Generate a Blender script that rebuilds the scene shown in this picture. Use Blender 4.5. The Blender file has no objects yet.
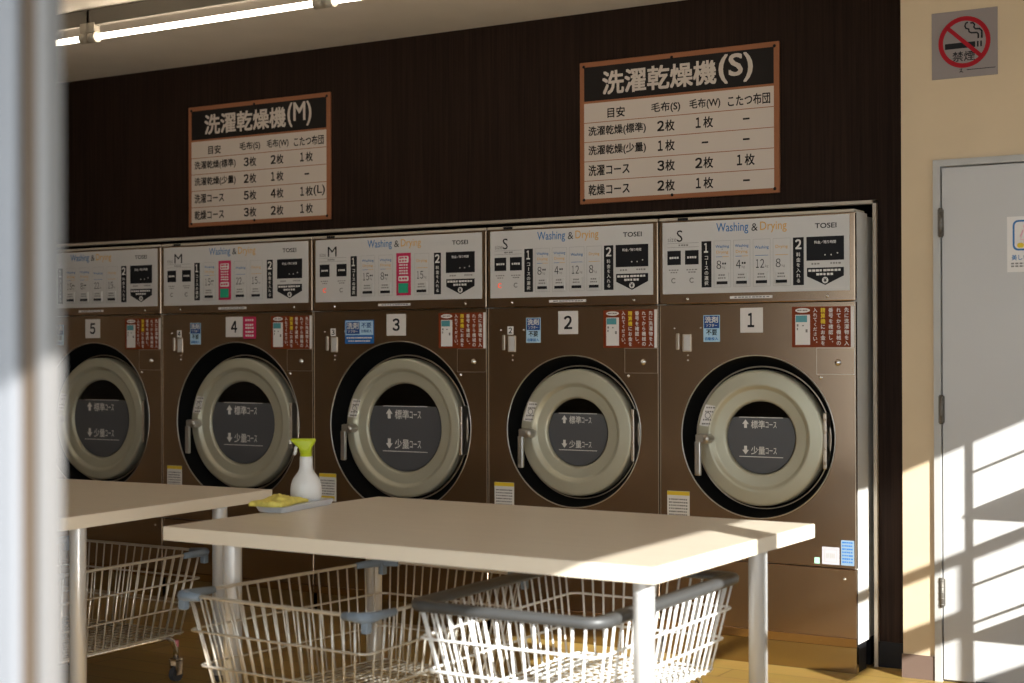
import bpy, bmesh, math, random
from mathutils import Vector, Matrix
random.seed(7)
SC = bpy.context.scene
C = SC.collection
PI = math.pi

# ------------------------------------------------------------------ camera
F_PX, YAW, PITCH, ROLL = 1509.0, 0.5419, 0.0044, -0.0031
CAM = Vector((1.854, -5.642, 1.255))
fw = Vector((-math.sin(YAW)*math.cos(PITCH), math.cos(YAW)*math.cos(PITCH), math.sin(PITCH)))
rt = Vector((math.cos(YAW), math.sin(YAW), 0))
up = rt.cross(fw)
rt, up = math.cos(ROLL)*rt+math.sin(ROLL)*up, -math.sin(ROLL)*rt+math.cos(ROLL)*up
cd = bpy.data.cameras.new('camera')
cam = bpy.data.objects.new('camera', cd); C.objects.link(cam)
cam.matrix_world = Matrix(((rt.x, up.x, -fw.x, CAM.x), (rt.y, up.y, -fw.y, CAM.y), (rt.z, up.z, -fw.z, CAM.z), (0, 0, 0, 1)))
cd.sensor_width = 36; cd.lens = F_PX*36/1024
cd.clip_start = .05
cd.dof.use_dof = True; cd.dof.focus_distance = 6.0; cd.dof.aperture_fstop = 2.6
SC.camera = cam

# ------------------------------------------------------------------ light
w = bpy.data.worlds.new('sky'); SC.world = w; w.use_nodes = True
bg = w.node_tree.nodes['Background']
bg.inputs[0].default_value = (.86, .93, 1.0, 1); bg.inputs[1].default_value = 2.4
SUN_DIR = Vector((-1, .65, -.46)).normalized()
sl = bpy.data.lights.new('sun', 'SUN'); sl.energy = 11.3; sl.angle = math.radians(.35); sl.color = (1, .965, .92)
so = bpy.data.objects.new('sun', sl); C.objects.link(so)
so.rotation_euler = SUN_DIR.to_track_quat('-Z', 'Y').to_euler(); so.location = (8, -8, 6)
SC.view_settings.view_transform = 'Standard'
SC.view_settings.look = 'None'
SC.view_settings.gamma = 1
SC.view_settings.use_curve_mapping = False
SC.view_settings.exposure = 0.5

# ------------------------------------------------------------------ materials
M = {}
def srgb(r, g, b):
    f = lambda c: (c/255/12.92 if c/255 <= .04045 else ((c/255+.055)/1.055)**2.4)
    return (f(r), f(g), f(b), 1)
def mat(name, col, rough=.5, metal=0, spec=.5, emit=None, estr=0, var=0, scale=(1, 1, 1), bump=0, nscale=8):
    m = bpy.data.materials.new(name); m.use_nodes = True
    nt = m.node_tree; b = nt.nodes['Principled BSDF']
    b.inputs['Base Color'].default_value = col
    b.inputs['Roughness'].default_value = rough
    b.inputs['Metallic'].default_value = metal
    b.inputs['Specular IOR Level'].default_value = spec
    if emit:
        b.inputs['Emission Color'].default_value = emit; b.inputs['Emission Strength'].default_value = estr
    if var or bump:
        tc = nt.nodes.new('ShaderNodeTexCoord'); mp = nt.nodes.new('ShaderNodeMapping')
        mp.inputs['Scale'].default_value = scale
        nz = nt.nodes.new('ShaderNodeTexNoise'); nz.inputs['Scale'].default_value = nscale; nz.inputs['Detail'].default_value = 5
        nt.links.new(tc.outputs['Object'], mp.inputs[0]); nt.links.new(mp.outputs[0], nz.inputs['Vector'])
        if var:
            rp = nt.nodes.new('ShaderNodeValToRGB')
            rp.color_ramp.elements[0].position = .3; rp.color_ramp.elements[1].position = .7
            rp.color_ramp.elements[0].color = tuple(c*(1-var) for c in col[:3])+(1,)
            rp.color_ramp.elements[1].color = tuple(min(1, c*(1+var)) for c in col[:3])+(1,)
            nt.links.new(nz.outputs['Fac'], rp.inputs[0]); nt.links.new(rp.outputs[0], b.inputs['Base Color'])
        if bump:
            bp = nt.nodes.new('ShaderNodeBump'); bp.inputs['Strength'].default_value = bump; bp.inputs['Distance'].default_value = .002
            nt.links.new(nz.outputs['Fac'], bp.inputs['Height']); nt.links.new(bp.outputs[0], b.inputs['Normal'])
    M[name] = m
    return m
def glass_mat(name, tint, refl=.9):
    m = bpy.data.materials.new(name); m.use_nodes = True; nt = m.node_tree
    nt.nodes.remove(nt.nodes['Principled BSDF'])
    o = nt.nodes['Material Output']
    t = nt.nodes.new('ShaderNodeBsdfTransparent'); t.inputs[0].default_value = tint
    g = nt.nodes.new('ShaderNodeBsdfGlossy'); g.inputs['Roughness'].default_value = .02; g.inputs[0].default_value = (refl, refl, refl, 1)
    fr = nt.nodes.new('ShaderNodeFresnel'); fr.inputs[0].default_value = 1.35
    mx = nt.nodes.new('ShaderNodeMixShader')
    nt.links.new(fr.outputs[0], mx.inputs[0]); nt.links.new(t.outputs[0], mx.inputs[1]); nt.links.new(g.outputs[0], mx.inputs[2])
    nt.links.new(mx.outputs[0], o.inputs[0]); M[name] = m
def floor_mat():
    m = mat('floor_vinyl', (.3, .19, .08, 1), .28)
    nt = m.node_tree; b = nt.nodes['Principled BSDF']
    tc = nt.nodes.new('ShaderNodeTexCoord')
    br = nt.nodes.new('ShaderNodeTexBrick'); br.inputs['Scale'].default_value = 1
    br.inputs['Brick Width'].default_value = .9; br.inputs['Row Height'].default_value = .15; br.inputs['Mortar Size'].default_value = .002
    br.inputs['Color1'].default_value = (.50, .32, .09, 1); br.inputs['Color2'].default_value = (.38, .235, .062, 1); br.inputs['Mortar'].default_value = (.1, .06, .03, 1)
    mp = nt.nodes.new('ShaderNodeMapping'); mp.inputs['Scale'].default_value = (1.5, 26, 1)
    nz = nt.nodes.new('ShaderNodeTexNoise'); nz.inputs['Scale'].default_value = 3; nz.inputs['Detail'].default_value = 6
    mx = nt.nodes.new('ShaderNodeMix'); mx.data_type = 'RGBA'; mx.blend_type = 'MULTIPLY'; mx.inputs[0].default_value = .45
    nt.links.new(tc.outputs['Object'], br.inputs['Vector']); nt.links.new(tc.outputs['Object'], mp.inputs[0]); nt.links.new(mp.outputs[0], nz.inputs['Vector'])
    nt.links.new(br.outputs['Color'], mx.inputs['A']); nt.links.new(nz.outputs['Color'], mx.inputs['B'])
    nt.links.new(mx.outputs['Result'], b.inputs['Base Color'])
floor_mat()
mat('dark_wood', (.021, .012, .0085, 1), .5, spec=.05, var=.35, scale=(60, 60, 1.2), nscale=2.2, bump=.1)
mat('cream', (.60, .47, .31, 1), .7, var=.05, nscale=3)
mat('ceiling_board', (.74, .67, .58, 1), .8, var=.04, nscale=4)
mat('plain_wall', (.62, .56, .47, 1), .8, var=.04, nscale=3)
mat('pavement', (.42, .40, .37, 1), .9, var=.1, nscale=2)
mat('black_base', (.012, .012, .014, 1), .45, spec=.15)
mat('brown_base', (.13, .085, .065, 1), .6)
mat('door_grey', (.50, .49, .48, 1), .45, var=.02, nscale=2)
mat('frame_grey', (.42, .41, .39, 1), .45)
mat('hinge', (.16, .145, .125, 1), .5, .5)
mat('aluminium', (.15, .148, .145, 1), .5, .2)
mat('aluminium_pale', (.17, .18, .195, 1), .5, .2)
mat('gasket', (.075, .055, .038, 1), .7, spec=.15)
mat('trim_beige', (.48, .42, .34, 1), .4)
mat('brown_steel', (.37, .265, .185, 1), .25, 1.0, var=.03, nscale=1.5)
mat('plinth_steel', (.42, .34, .23, 1), .16, 1)
mat('edge_steel', (.55, .47, .38, 1), .35, .8)
mat('side_paint', (.66, .64, .60, 1), .5)
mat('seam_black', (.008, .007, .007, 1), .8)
mat('panel_white', (.56, .545, .53, 1), .5)
mat('print_black', (.012, .012, .014, 1), .5, spec=.15)
mat('print_grey', (.22, .21, .2, 1), .6, spec=.15)
mat('outline_grey', (.36, .35, .34, 1), .6)
mat('print_white', (.70, .68, .65, 1), .5, spec=.15)
mat('print_blue', (.05, .17, .40, 1), .5, spec=.15)
mat('print_orange', (.62, .36, .10, 1), .5, spec=.15)
mat('sticker_blue', (.02, .13, .40, 1), .4, spec=.15)
mat('sticker_navy', (.02, .07, .24, 1), .4, spec=.15)
mat('sticker_sky', (.42, .62, .78, 1), .4, spec=.15)
mat('sticker_brown', (.19, .036, .010, 1), .45, spec=.15)
mat('sticker_pink', (.52, .03, .10, 1), .4, spec=.15)
mat('sticker_yellow', (.72, .52, .04, 1), .4, spec=.15)
mat('sticker_green', (.03, .34, .2, 1), .4, spec=.15)
mat('sticker_mint', (.35, .62, .45, 1), .4, spec=.15)
mat('sticker_white_shaded', (.42, .40, .43, 1), .6, spec=.15)  # white sticker paper, shade put into the colour so it looks unlit
mat('sticker_sky_shaded', (.20, .28, .36, 1), .6, spec=.15)  # sky-blue sticker, darkened in colour to look out of the sun
mat('screen_teal', (.08, .28, .32, 1), .3)
mat('paper', (.72, .69, .66, 1), .6)
mat('card_paper', (.68, .64, .61, 1), .6)
mat('lamp_red', (.7, .08, .03, 1), .4, emit=(1, .12, .04, 1), estr=.6)
mat('chrome', (.75, .74, .72, 1), .16, 1)
mat('rim_steel', (.45, .42, .38, 1), .35, .9)
mat('handle_steel', (.5, .48, .45, 1), .3, .9)
mat('door_black', (.005, .005, .005, 1), .7, spec=.08)
mat('door_metal', (.50, .48, .37, 1), .42, .4)
mat('film_grey', (.085, .087, .095, 1), .35)
mat('drum_steel', (.35, .33, .3, 1), .3, .9)
glass_mat('door_glass', (.55, .52, .48, 1))
glass_mat('window_glass', (.93, .95, .95, 1))
mat('sign_orange', (.30, .12, .055, 1), .5, spec=.15)
mat('sign_cream', (.58, .50, .43, 1), .5, spec=.15)
mat('sign_black', (.012, .009, .008, 1), .5, spec=.15)
mat('plate_grey', (.26, .225, .215, 1), .5, spec=.2)
mat('sign_red', (.33, .008, .016, 1), .45, spec=.15)
mat('poster_pink', (.78, .42, .50, 1), .6)
mat('table_laminate', (.76, .66, .53, 1), .33, var=.04, scale=(2, 30, 2), nscale=2)
mat('table_edge', (.76, .67, .54, 1), .45)
mat('leg_paint', (.60, .60, .60, 1), .35, .3)
mat('wire_beige', (.58, .54, .47, 1), .32, .6)
mat('wire_white', (.80, .79, .77, 1), .35)
mat('cap_blue', (.17, .215, .27, 1), .5)
mat('rim_grey', (.055, .055, .055, 1), .45)
mat('rubber', (.05, .05, .055, 1), .7)
mat('tape_pink', (.6, .2, .25, 1), .6)
mat('bottle_white', (.78, .77, .76, 1), .35)
mat('trigger_lime', (.50, .60, .02, 1), .4)
mat('cloth_yellow', (.74, .63, .14, 1), .9, var=.12, nscale=60, bump=.4)
mat('tray_grey', (.60, .61, .64, 1), .4)
mat('tube_light', (1, 1, 1, 1), .4, emit=(1, .87, .71, 1), estr=10)
mat('fixture', (.16, .14, .11, 1), .6)
mat('socket', (.45, .40, .32, 1), .5)

# ------------------------------------------------------------------ geometry helpers
class G:
    """collects geometry for ONE mesh object"""
    def __init__(s): s.v = []; s.f = []; s.smooth = []
    def add(s, vs, fs, smooth=False):
        o = len(s.v); s.v += [tuple(p) for p in vs]
        for f in fs: s.f.append([i+o for i in f]); s.smooth.append(smooth)
        return s
    def box(s, x0, x1, y0, y1, z0, z1):
        return s.add([(x0,y0,z0),(x1,y0,z0),(x1,y1,z0),(x0,y1,z0),(x0,y0,z1),(x1,y0,z1),(x1,y1,z1),(x0,y1,z1)],
            [(0,3,2,1),(4,5,6,7),(0,1,5,4),(1,2,6,5),(2,3,7,6),(3,0,4,7)])
    def bbox(s, x0, x1, y0, y1, z0, z1, b=.006, seg=2):
        bm = bmesh.new(); bmesh.ops.create_cube(bm, size=1)
        for v in bm.verts: v.co = Vector(((x0+x1)/2+v.co.x*(x1-x0), (y0+y1)/2+v.co.y*(y1-y0), (z0+z1)/2+v.co.z*(z1-z0)))
        bmesh.ops.bevel(bm, geom=bm.edges[:], offset=b, segments=seg, affect='EDGES', profile=.5)
        bm.verts.index_update()
        s.add([v.co[:] for v in bm.verts], [[v.index for v in f.verts] for f in bm.faces]); bm.free(); return s
    def plate(s, x0, x1, z0, z1, y, t=.001):      # thin plate on a front face (faces -y)
        return s.box(x0, x1, y-t, y, z0, z1)
    def poly(s, pts, y, t=.001):                 # extruded outline in xz
        n = len(pts); a = sum(pts[i][0]*pts[(i+1) % n][1]-pts[(i+1) % n][0]*pts[i][1] for i in range(n))
        if a < 0: pts = pts[::-1]
        v = [(x, y-t, z) for x, z in pts]+[(x, y, z) for x, z in pts]
        return s.add(v, [list(range(n)), list(range(2*n-1, n-1, -1))]+[[i, i+n, (i+1) % n+n, (i+1) % n] for i in range(n)])
    def frame(s, x0, x1, z0, z1, y, wd=.001, t=.0006):
        s.plate(x0, x1, z0, z0+wd, y, t); s.plate(x0, x1, z1-wd, z1, y, t)
        s.plate(x0, x0+wd, z0+wd, z1-wd, y, t); return s.plate(x1-wd, x1, z0+wd, z1-wd, y, t)
    def ring(s, cx, cz, r0, r1, y, t=.001, n=40, a0=0, a1=2*PI):
        full = abs(a1-a0-2*PI) < 1e-6; k = n if full else n+1
        v = []
        for i in range(k):
            a = a0+(a1-a0)*i/n; c, q = math.cos(a), math.sin(a)
            v += [(cx+r0*c, y-t, cz+r0*q), (cx+r1*c, y-t, cz+r1*q), (cx+r1*c, y, cz+r1*q), (cx+r0*c, y, cz+r0*q)]
        f = []
        for i in range(n):
            a, b = 4*i, 4*((i+1) % k)
            f += [(a, a+1, b+1, b), (a+1, a+2, b+2, b+1), (a+2, a+3, b+3, b+2), (a+3, a, b, b+3)]
        return s.add(v, f)
    def lathe(s, cx, cz, prof, n=64, axis='y', close=False, cy=0):   # prof: (r, h); axis y: h is y. axis z: h is z, centre (cx, cy)
        v = []
        for r, h in prof:
            for i in range(n):
                a = 2*PI*i/n
                v.append((cx+r*math.cos(a), h, cz+r*math.sin(a)) if axis == 'y' else (cx+r*math.cos(a), cy+r*math.sin(a), h))
        f = []
        for j in range(len(prof)-1):
            for i in range(n):
                f.append((j*n+i, j*n+(i+1) % n, (j+1)*n+(i+1) % n, (j+1)*n+i))
        s.add(v, f, True)
        o = len(s.v)-len(v)
        for j, rev in ((0, 1), (len(prof)-1, 0)):
            if close and prof[j][0] > 1e-6:
                q = [o+j*n+i for i in range(n)]; s.f.append(q[::-1] if rev else q); s.smooth.append(False)
        return s
    def tube(s, pts, r, n=7, closed=False):
        pts = [Vector(p) for p in pts]; m = len(pts); v = []; nrm = None
        for i, p in enumerate(pts):
            if closed: d = (pts[(i+1) % m]-pts[i-1]).normalized()
            else: d = (pts[min(i+1, m-1)]-pts[max(i-1, 0)]).normalized()
            if nrm is None:
                nrm = d.cross(Vector((0, 0, 1)))
                if nrm.length < .1: nrm = d.cross(Vector((1, 0, 0)))
            nrm = (nrm-d*nrm.dot(d)).normalized(); b = d.cross(nrm)
            rr = r[i] if isinstance(r, (list, tuple)) else r
            for k in range(n):
                a = 2*PI*k/n; v.append(p+nrm*rr*math.cos(a)+b*rr*math.sin(a))
        f = []
        for i in range(m if closed else m-1):
            j = (i+1) % m
            for k in range(n): f.append((i*n+k, i*n+(k+1) % n, j*n+(k+1) % n, j*n+k))
        s.add(v, f, True)
        if not closed:
            o = len(s.v)-len(v)
            s.f.append([o+k for k in range(n)][::-1]); s.smooth.append(False)
            s.f.append([o+(m-1)*n+k for k in range(n)]); s.smooth.append(False)
        return s
    def text(s, string, x0, z0, h=None, x1=None, y=0, fit=None, align='l', bold=0, vertical=False):
        """flat lettering facing -y; glyph bounds are fitted to height h (and width x1-x0 if x1 is given)"""
        V, F = glyphs(string, 0)
        if not V: return s
        ax = min(p[0] for p in V); bx = max(p[0] for p in V); az = min(p[1] for p in V); bz = max(p[1] for p in V)
        sz = h/(bz-az)
        sx = (x1-x0)/(bx-ax) if x1 is not None else sz
        ox = x0 if align == 'l' or x1 is not None else (x0-(bx-ax)*sx/2 if align == 'c' else x0-(bx-ax)*sx)
        for q, (dx, dz) in enumerate(((-1, -1), (1, -1), (-1, 1), (1, 1)) if bold else ((0, 0),)):
            s.add([(ox+(p[0]-ax+dx*bold*.8)*sx, y-.0004-.00012*q, z0+(p[1]-az+dz*bold*.8)*sz) for p in V], F)
        return s
    def num(s, digits, x0, z0, h, wd, y, bold=0, align='l'):
        n = len(digits); cell = wd/n
        if align == 'c': x0 -= wd/2
        for i, ch in enumerate(digits):
            k = .62 if ch == '1' else .88
            s.text(chr(ord(ch)+0xFEE0), x0+cell*(i+.5-k/2-(.06 if ch == '1' else 0)), z0, h, x0+cell*(i+.5+k/2-(.06 if ch == '1' else 0)), y, bold=bold)
        return s
    def build(s, name, m, parent=None, bevel=0):
        me = bpy.data.meshes.new(name); me.from_pydata(s.v, [], s.f)
        me.polygons.foreach_set('use_smooth', s.smooth); me.materials.append(M[m]); me.update()
        o = put(name, me, parent)
        if name.endswith(('_print', '_text', '_screw', '_band', '_line')) and parent is not None: o['kind'] = 'stuff'
        return o
def put(name, me, parent=None):
    o = bpy.data.objects.new(name, me); C.objects.link(o)
    if parent is not None: o.parent = parent
    return o
_gl = {}
def glyphs(string, bold=0):
    k = (string, bold)
    if k not in _gl:
        cu = bpy.data.curves.new('lettering', 'FONT'); cu.body = string; cu.resolution_u = 3; cu.size = 1; cu.offset = bold; cu.fill_mode = 'FRONT'
        ob = bpy.data.objects.new('lettering', cu)
        me = bpy.data.meshes.new_from_object(ob)
        _gl[k] = ([tuple(v.co[:2]) for v in me.vertices], [tuple(reversed(p.vertices)) if p.normal.z < 0 else tuple(p.vertices) for p in me.polygons])
        bpy.data.objects.remove(ob); bpy.data.curves.remove(cu); bpy.data.meshes.remove(me)
    return _gl[k]
def tag(o, label, cat=None, group=None, kind=None):
    if label: o['label'] = label
    if cat: o['category'] = cat
    if group: o['group'] = group
    if kind: o['kind'] = kind
    return o
def thing(name, label, cat, loc=(0, 0, 0), rz=0, group=None):
    o = bpy.data.objects.new(name, None); C.objects.link(o); o.empty_display_size = .1
    o.location = loc; o.rotation_euler = (0, 0, rz)
    return tag(o, label, cat, group)
def struct(o, label, cat): return tag(o, label, cat, None, 'structure')

WS, WM = .834, .973
YW, YC, ZC = .185, .045, 2.72       # dark wall plane, cream wall plane, ceiling height
XR, YF, XL = 2.9, -4.6, -6.2        # window wall, shop front, far wall
X0 = -2*WS-3*WM                     # left end of the row of machines
# ------------------------------------------------------------------ the room
struct(G().box(XL, XR+.15, YF-.1, 1.3, -.08, 0).build('floor', 'floor_vinyl'), 'yellow-brown wood-look vinyl floor', 'floor')
struct(G().box(-14, 14, -16, YF-.1, -.10, -.02).build('pavement', 'pavement'), 'grey pavement outside the shop front', 'pavement')
struct(G().box(XR+.15, 14, YF-.1, 8, -.10, -.02).build('pavement', 'pavement'), 'grey pavement beside the window wall', 'pavement')
cl = G().box(XL, XR+.15, YF-.1, 1.3, ZC+.012, ZC+.08).build('ceiling', 'gasket')
struct(cl, 'off-white ceiling of long flat boards', 'ceiling')
ys = [YW, -.893, -1.80, -2.71, -3.62, YF]
for a, b in zip(ys, ys[1:]):
    G().box(XL, XR, b+.003, a-.003, ZC, ZC+.012).build('ceiling_board', 'ceiling_board', cl)
# dark panelled wall with the opening for the machines
wb = G().box(XL, .13, YW, YW+.06, 1.832, ZC+.012).box(.026, .13, YW, YW+.06, 0, 1.832).box(XL, X0-.03, YW, YW+.06, 0, 1.832).build('wall_back', 'dark_wood')
struct(wb, 'very dark brown wood-grain wall above and beside the machines', 'wall')
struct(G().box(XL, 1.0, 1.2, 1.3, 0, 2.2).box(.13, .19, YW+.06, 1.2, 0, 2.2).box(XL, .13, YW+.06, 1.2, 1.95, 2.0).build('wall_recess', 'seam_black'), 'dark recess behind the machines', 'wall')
t = G().box(.012, .026, YW-.018, YW+.03, 0, 1.832).box(X0-.03, .026, YW-.018, YW+.03, 1.82, 1.833).build('trim_1', 'trim_beige')
struct(t, 'thin beige metal trim around the opening of the machines', 'trim')
struct(G().box(.026, .135, YW-.008, YW, 0, .1).build('baseboard_back', 'black_base'), 'black baseboard under the dark wall strip', 'baseboard')
wc = G().box(.163, .30, YC, YC+.25, 0, ZC).box(.30, 1.17, YC, YC+.25, 1.942, ZC).box(1.17, XR, YC, YC+.25, 0, ZC).build('wall_cream', 'cream')
struct(wc, 'cream plaster wall around the grey door', 'wall')
struct(G().box(.160, .287, YC-.008, YC, 0, .09).build('baseboard_cream', 'brown_base'), 'dull brown vinyl baseboard under the cream wall', 'baseboard')
# grey door
d1 = G().box(.287, .313, YC-.014, YC+.1, 0, 1.956).box(.313, 1.157, YC-.014, YC+.1, 1.931, 1.956).box(1.157, 1.183, YC-.014, YC+.1, 0, 1.956).build('door_1', 'frame_grey')
struct(d1, 'light grey flush steel door with grey frame in the cream wall', 'door')
lf = G().bbox(.317, 1.153, YC-.004, YC+.036, .008, 1.926, .002, 1).build('door_leaf', 'door_grey', d1)
for z in (1.72, 1.02, .335):
    h = G().tube([(.315, YC-.014, z-.055), (.315, YC-.014, z+.055)], .008, 8)
    h.box(.318, .325, YC-.007, YC-.004, z-.05, z+.05).box(.305, .312, YC-.017, YC-.014, z-.05, z+.05)
    for k in range(-2, 3): h.tube([(.315, YC-.014, z+k*.022-.002), (.315, YC-.014, z+k*.022+.002)], .0092, 8)
    h.build('hinge', 'hinge', d1)
kn = G().lathe(1.08, .95, [(.0, YC-.07), (.025, YC-.065), (.028, YC-.05), (.012, YC-.04), (.012, YC-.004)], 16).build('door_knob', 'chrome', d1)
# far wall, front and window wall
struct(G().box(XL-.1, XL, YF-.1, 1.3, 0, ZC+.08).build('wall_left', 'plain_wall'), 'plain wall at the far end of the laundry', 'wall')
wr = G().box(XR, XR+.12, YF, .3, 0, 1.15).box(XR, XR+.12, YF, .3, 2.09, ZC+.08).box(XR, XR+.12, -.10, .3, 1.15, 2.09).box(XR, XR+.12, YF, -4.45, 1.15, 2.09).build('wall_right', 'plain_wall')
struct(wr, 'side wall with a long band of windows', 'wall')
w3 = G().box(XR+.02, XR+.09, -3.305, -3.195, 1.15, 2.09).box(XR+.045, XR+.060, -1.632, -1.62, 1.15, 1.632).build('window_3', 'aluminium')
struct(w3, 'aluminium framed side window letting in the low sun', 'window')
G().box(XR+.04, XR+.07, -3.195, -.10, 1.632, 1.668).build('transom', 'aluminium', w3)
G().box(XR+.04, XR+.07, -2.05, -1.62, 1.36, 1.45).build('transom', 'aluminium', w3)
for a, b in ((-4.45, -3.305), (-3.195, -.10)):
    G().box(XR+.048, XR+.053, a, b, 1.15, 2.09).build('pane', 'window_glass', w3)
wf = G().box(XL, -1.5, YF-.1, YF, 0, 2.35).box(-1.5, .55, YF-.1, YF, 0, .25).box(XL, XR+.12, YF-.1, YF, 2.35, ZC+.08).box(2.55, XR+.12, YF-.1, YF, 0, 2.35).build('wall_front', 'plain_wall')
struct(wf, 'shop front wall with wide windows and the open entrance', 'wall')
px = [-1.5, -.475, .55]
for i in range(2):
    a, b = px[i], px[i+1]
    fr = G().box(a, a+.04, YF-.08, YF-.02, .25, 2.35).box(b-.04, b, YF-.08, YF-.02, .25, 2.35).box(a+.04, b-.04, YF-.08, YF-.02, .25, .29).box(a+.04, b-.04, YF-.08, YF-.02, 2.31, 2.35)
    o = fr.build('window_%d' % (10+i), 'aluminium'); struct(o, 'tall shop front window with aluminium frame', 'window')
    G().box(a+.04, b-.04, YF-.053, YF-.047, .29, 2.31).build('pane', 'window_glass', o)
# entrance jamb, seen blurred at the left edge of the picture
d2 = G().bbox(.697, .711, YF-.020, YF+.002, 0, 2.35, .002).build('door_2', 'aluminium')
struct(d2, 'pale aluminium entrance door frame close to the camera, at the left edge', 'door frame')
G().box(.655, .697, YF-.012, YF-.001, 0, 2.35).build('gasket', 'gasket', d2)
G().bbox(.55, .667, YF-.020, YF, 0, 2.35, .003).build('door_stile', 'aluminium_pale', d2)
G().box(2.48, 2.55, YF-.08, YF-.02, 0, 2.35).build('door_stile', 'aluminium', d2)
struct(G().box(XL, 3.13, -6.4, YF-.1, 2.36, 2.48).build('shade_canopy', 'plain_wall'), 'unseen flat slab added above the shop entrance to shade its frame', 'shade_canopy')  # out of view, added to keep sun off the upper entrance frame

# ------------------------------------------------------------------ ceiling lamps
def lamp(xa, xb, label):
    o = thing('ceiling_lamp', label, 'lamp', ((xa+xb)/2, -1.004, ZC), 0, 'bare fluorescent tube lamps on the ceiling')
    L = (xb-xa)/2
    G().bbox(-L-.03, L+.03, -.013, .013, -.07, -.0005, .003).build('batten', 'fixture', o)
    G().tube([(-L+.03, 0, -.12), (L-.03, 0, -.12)], .0125, 14).build('tube', 'tube_light', o)
    for s in (-1, 1):
        k = G().box(s*(L)-.022, s*(L)+.022, -.018, .018, -.10, -.06)
        k.tube([(s*L-.026, 0, -.12), (s*L+.026, 0, -.12)], .024, 12); k.build('socket', 'socket', o)
    G().box(-.02, .02, -.11, .03, -.004, -.0005).build('bracket', 'fixture', o)
lamp(-4.32, -3.08, 'ceiling tube lamp mostly hidden by the left frame, only its right end showing')
lamp(-3.04, -1.80, 'lit fluorescent ceiling tube lamp shown almost whole at top left')
lamp(-1.76, -.52, 'ceiling tube lamp cut off by the top edge, only its left end showing')

# ------------------------------------------------------------------ signs on the wall
def price_sign(x0, label, head, rows):
    W, H = .922, .618; z0 = 1.884
    s = thing('price_sign', label, 'sign', (x0, YW, z0), 0, 'framed price boards on the dark wall')
    G().bbox(0, W, -.012, -.0005, 0, H, .002, 1).build('frame', 'sign_orange', s)
    U = lambda u: u*W
    V = lambda v: (1-v)*H
    G().plate(U(.025), U(.975), V(.277), V(.036), -.012, .001).build('header_panel', 'sign_black', s)
    G().plate(U(.025), U(.975), V(.967), V(.293), -.012, .001).build('table_panel', 'sign_cream', s)
    r = G()
    for v in (.43, .566, .703, .84): r.plate(U(.025), U(.975), V(v)-.0016, V(v)+.0016, -.013, .0006)
    r.build('row_line', 'sign_orange', s)
    G().text(head[0], U(.125), V(.238), .098, U(.70), -.013, bold=.028).text(head[1], U(.715), V(.245), .118, U(.875), -.013, bold=.02).build('heading_text', 'sign_cream', s)
    t = G(); y = -.013
    t.text('目安', U(.195), V(.405), .043, None, y, align='c', bold=.022)
    for c, u, wd in (('毛布(S)', .450, .145), ('毛布(W)', .645, .150), ('こたつ布団', .858, .20)):
        t.text(c, U(u-wd/2), V(.405), .045, U(u+wd/2), y, bold=.022)
    for i, (nm, wd, vals) in enumerate(rows):
        vb = (.43, .566, .703, .84)[i]+.102
        t.text(nm, U(.048), V(vb), .046, U(.048+wd), y, bold=.024)
        for u, x in zip((.45, .64, .84), vals):
            if x == '-': t.plate(U(u+.005-.016), U(u+.005+.016), V(vb-.043), V(vb-.031), y, .0006)
            else:
                t.num(x[0], U(u-.044), V(vb)+.003, .041, .034, y, .035)
                t.text(x[1], U(u-.002), V(vb), .046, U(u+.044), y, bold=.022)
                if len(x) > 2: t.text(x[2:], U(u+.05), V(vb)-.003, .052, U(u+.125), y, bold=.015)
    t.build('table_text', 'sign_black', s)
    for u in (.022, .48, .978):
        for v in (.03, .972):
            G().lathe(U(u), V(v), [(.0, -.0165), (.005, -.016), (.007, -.012)], 10).build('screw', 'sign_black', s)
CO = ('洗濯乾燥(標準)', '洗濯乾燥(少量)', '洗濯コース', '乾燥コース'); CW = (.30, .30, .215, .215)
price_sign(-1.297, 'orange framed price board headed with S in brackets, on the dark wall', ('洗濯乾燥機', '(S)'),
    [(a, b, c) for a, b, c in zip(CO, CW, (('2枚', '1枚', '-'), ('1枚', '-', '-'), ('3枚', '2枚', '1枚'), ('2枚', '1枚', '-')))])
price_sign(-3.595, 'orange framed price board headed with M in brackets, on the dark wall', ('洗濯乾燥機', '(M)'),
    [(a, b, c) for a, b, c in zip(CO, CW, (('3枚', '2枚', '1枚'), ('2枚', '1枚', '-'), ('5枚', '4枚', '1枚(L)'), ('3枚', '2枚', '1枚')))])
# no-smoking plate
s = thing('no_smoking_sign', 'square grey plate with red no-smoking ring on the cream wall', 'sign', (.282, YC, 2.259))
G().bbox(0, .243, -.004, -.0005, 0, .25, .001, 1).build('plate', 'plate_grey', s)
cx, cz, R = .122, .131, .094
g = G().ring(cx, cz, .079, .096, -.0055, .0006, 48)
a = math.radians(-43); dx, dz = math.cos(a), math.sin(a); nx, nz = -dz*.0075, dx*.0075
g.poly([(cx-dx*.082+nx, cz-dz*.082+nz), (cx+dx*.082+nx, cz+dz*.082+nz), (cx+dx*.082-nx, cz+dz*.082-nz), (cx-dx*.082-nx, cz-dz*.082-nz)], -.0055, .0006)
g.build('prohibition_ring', 'sign_red', s)
g = G().plate(.05, .162, .109, .130, -.004, .0007).plate(.168, .174, .109, .130, -.004, .0007).plate(.180, .186, .109, .130, -.004, .0007)
sm = [(.135, .212), (.127, .208), (.124, .198), (.128, .189), (.138, .186), (.139, .176), (.147, .171), (.168, .17), (.173, .164), (.173, .148)]
g.tube([(x, -.0046, z-.008) for x, z in sm], .0032, 5)
sm = [(.145, .207), (.153, .208), (.16, .2), (.157, .191), (.163, .184), (.178, .183), (.186, .175), (.186, .148)]
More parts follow.
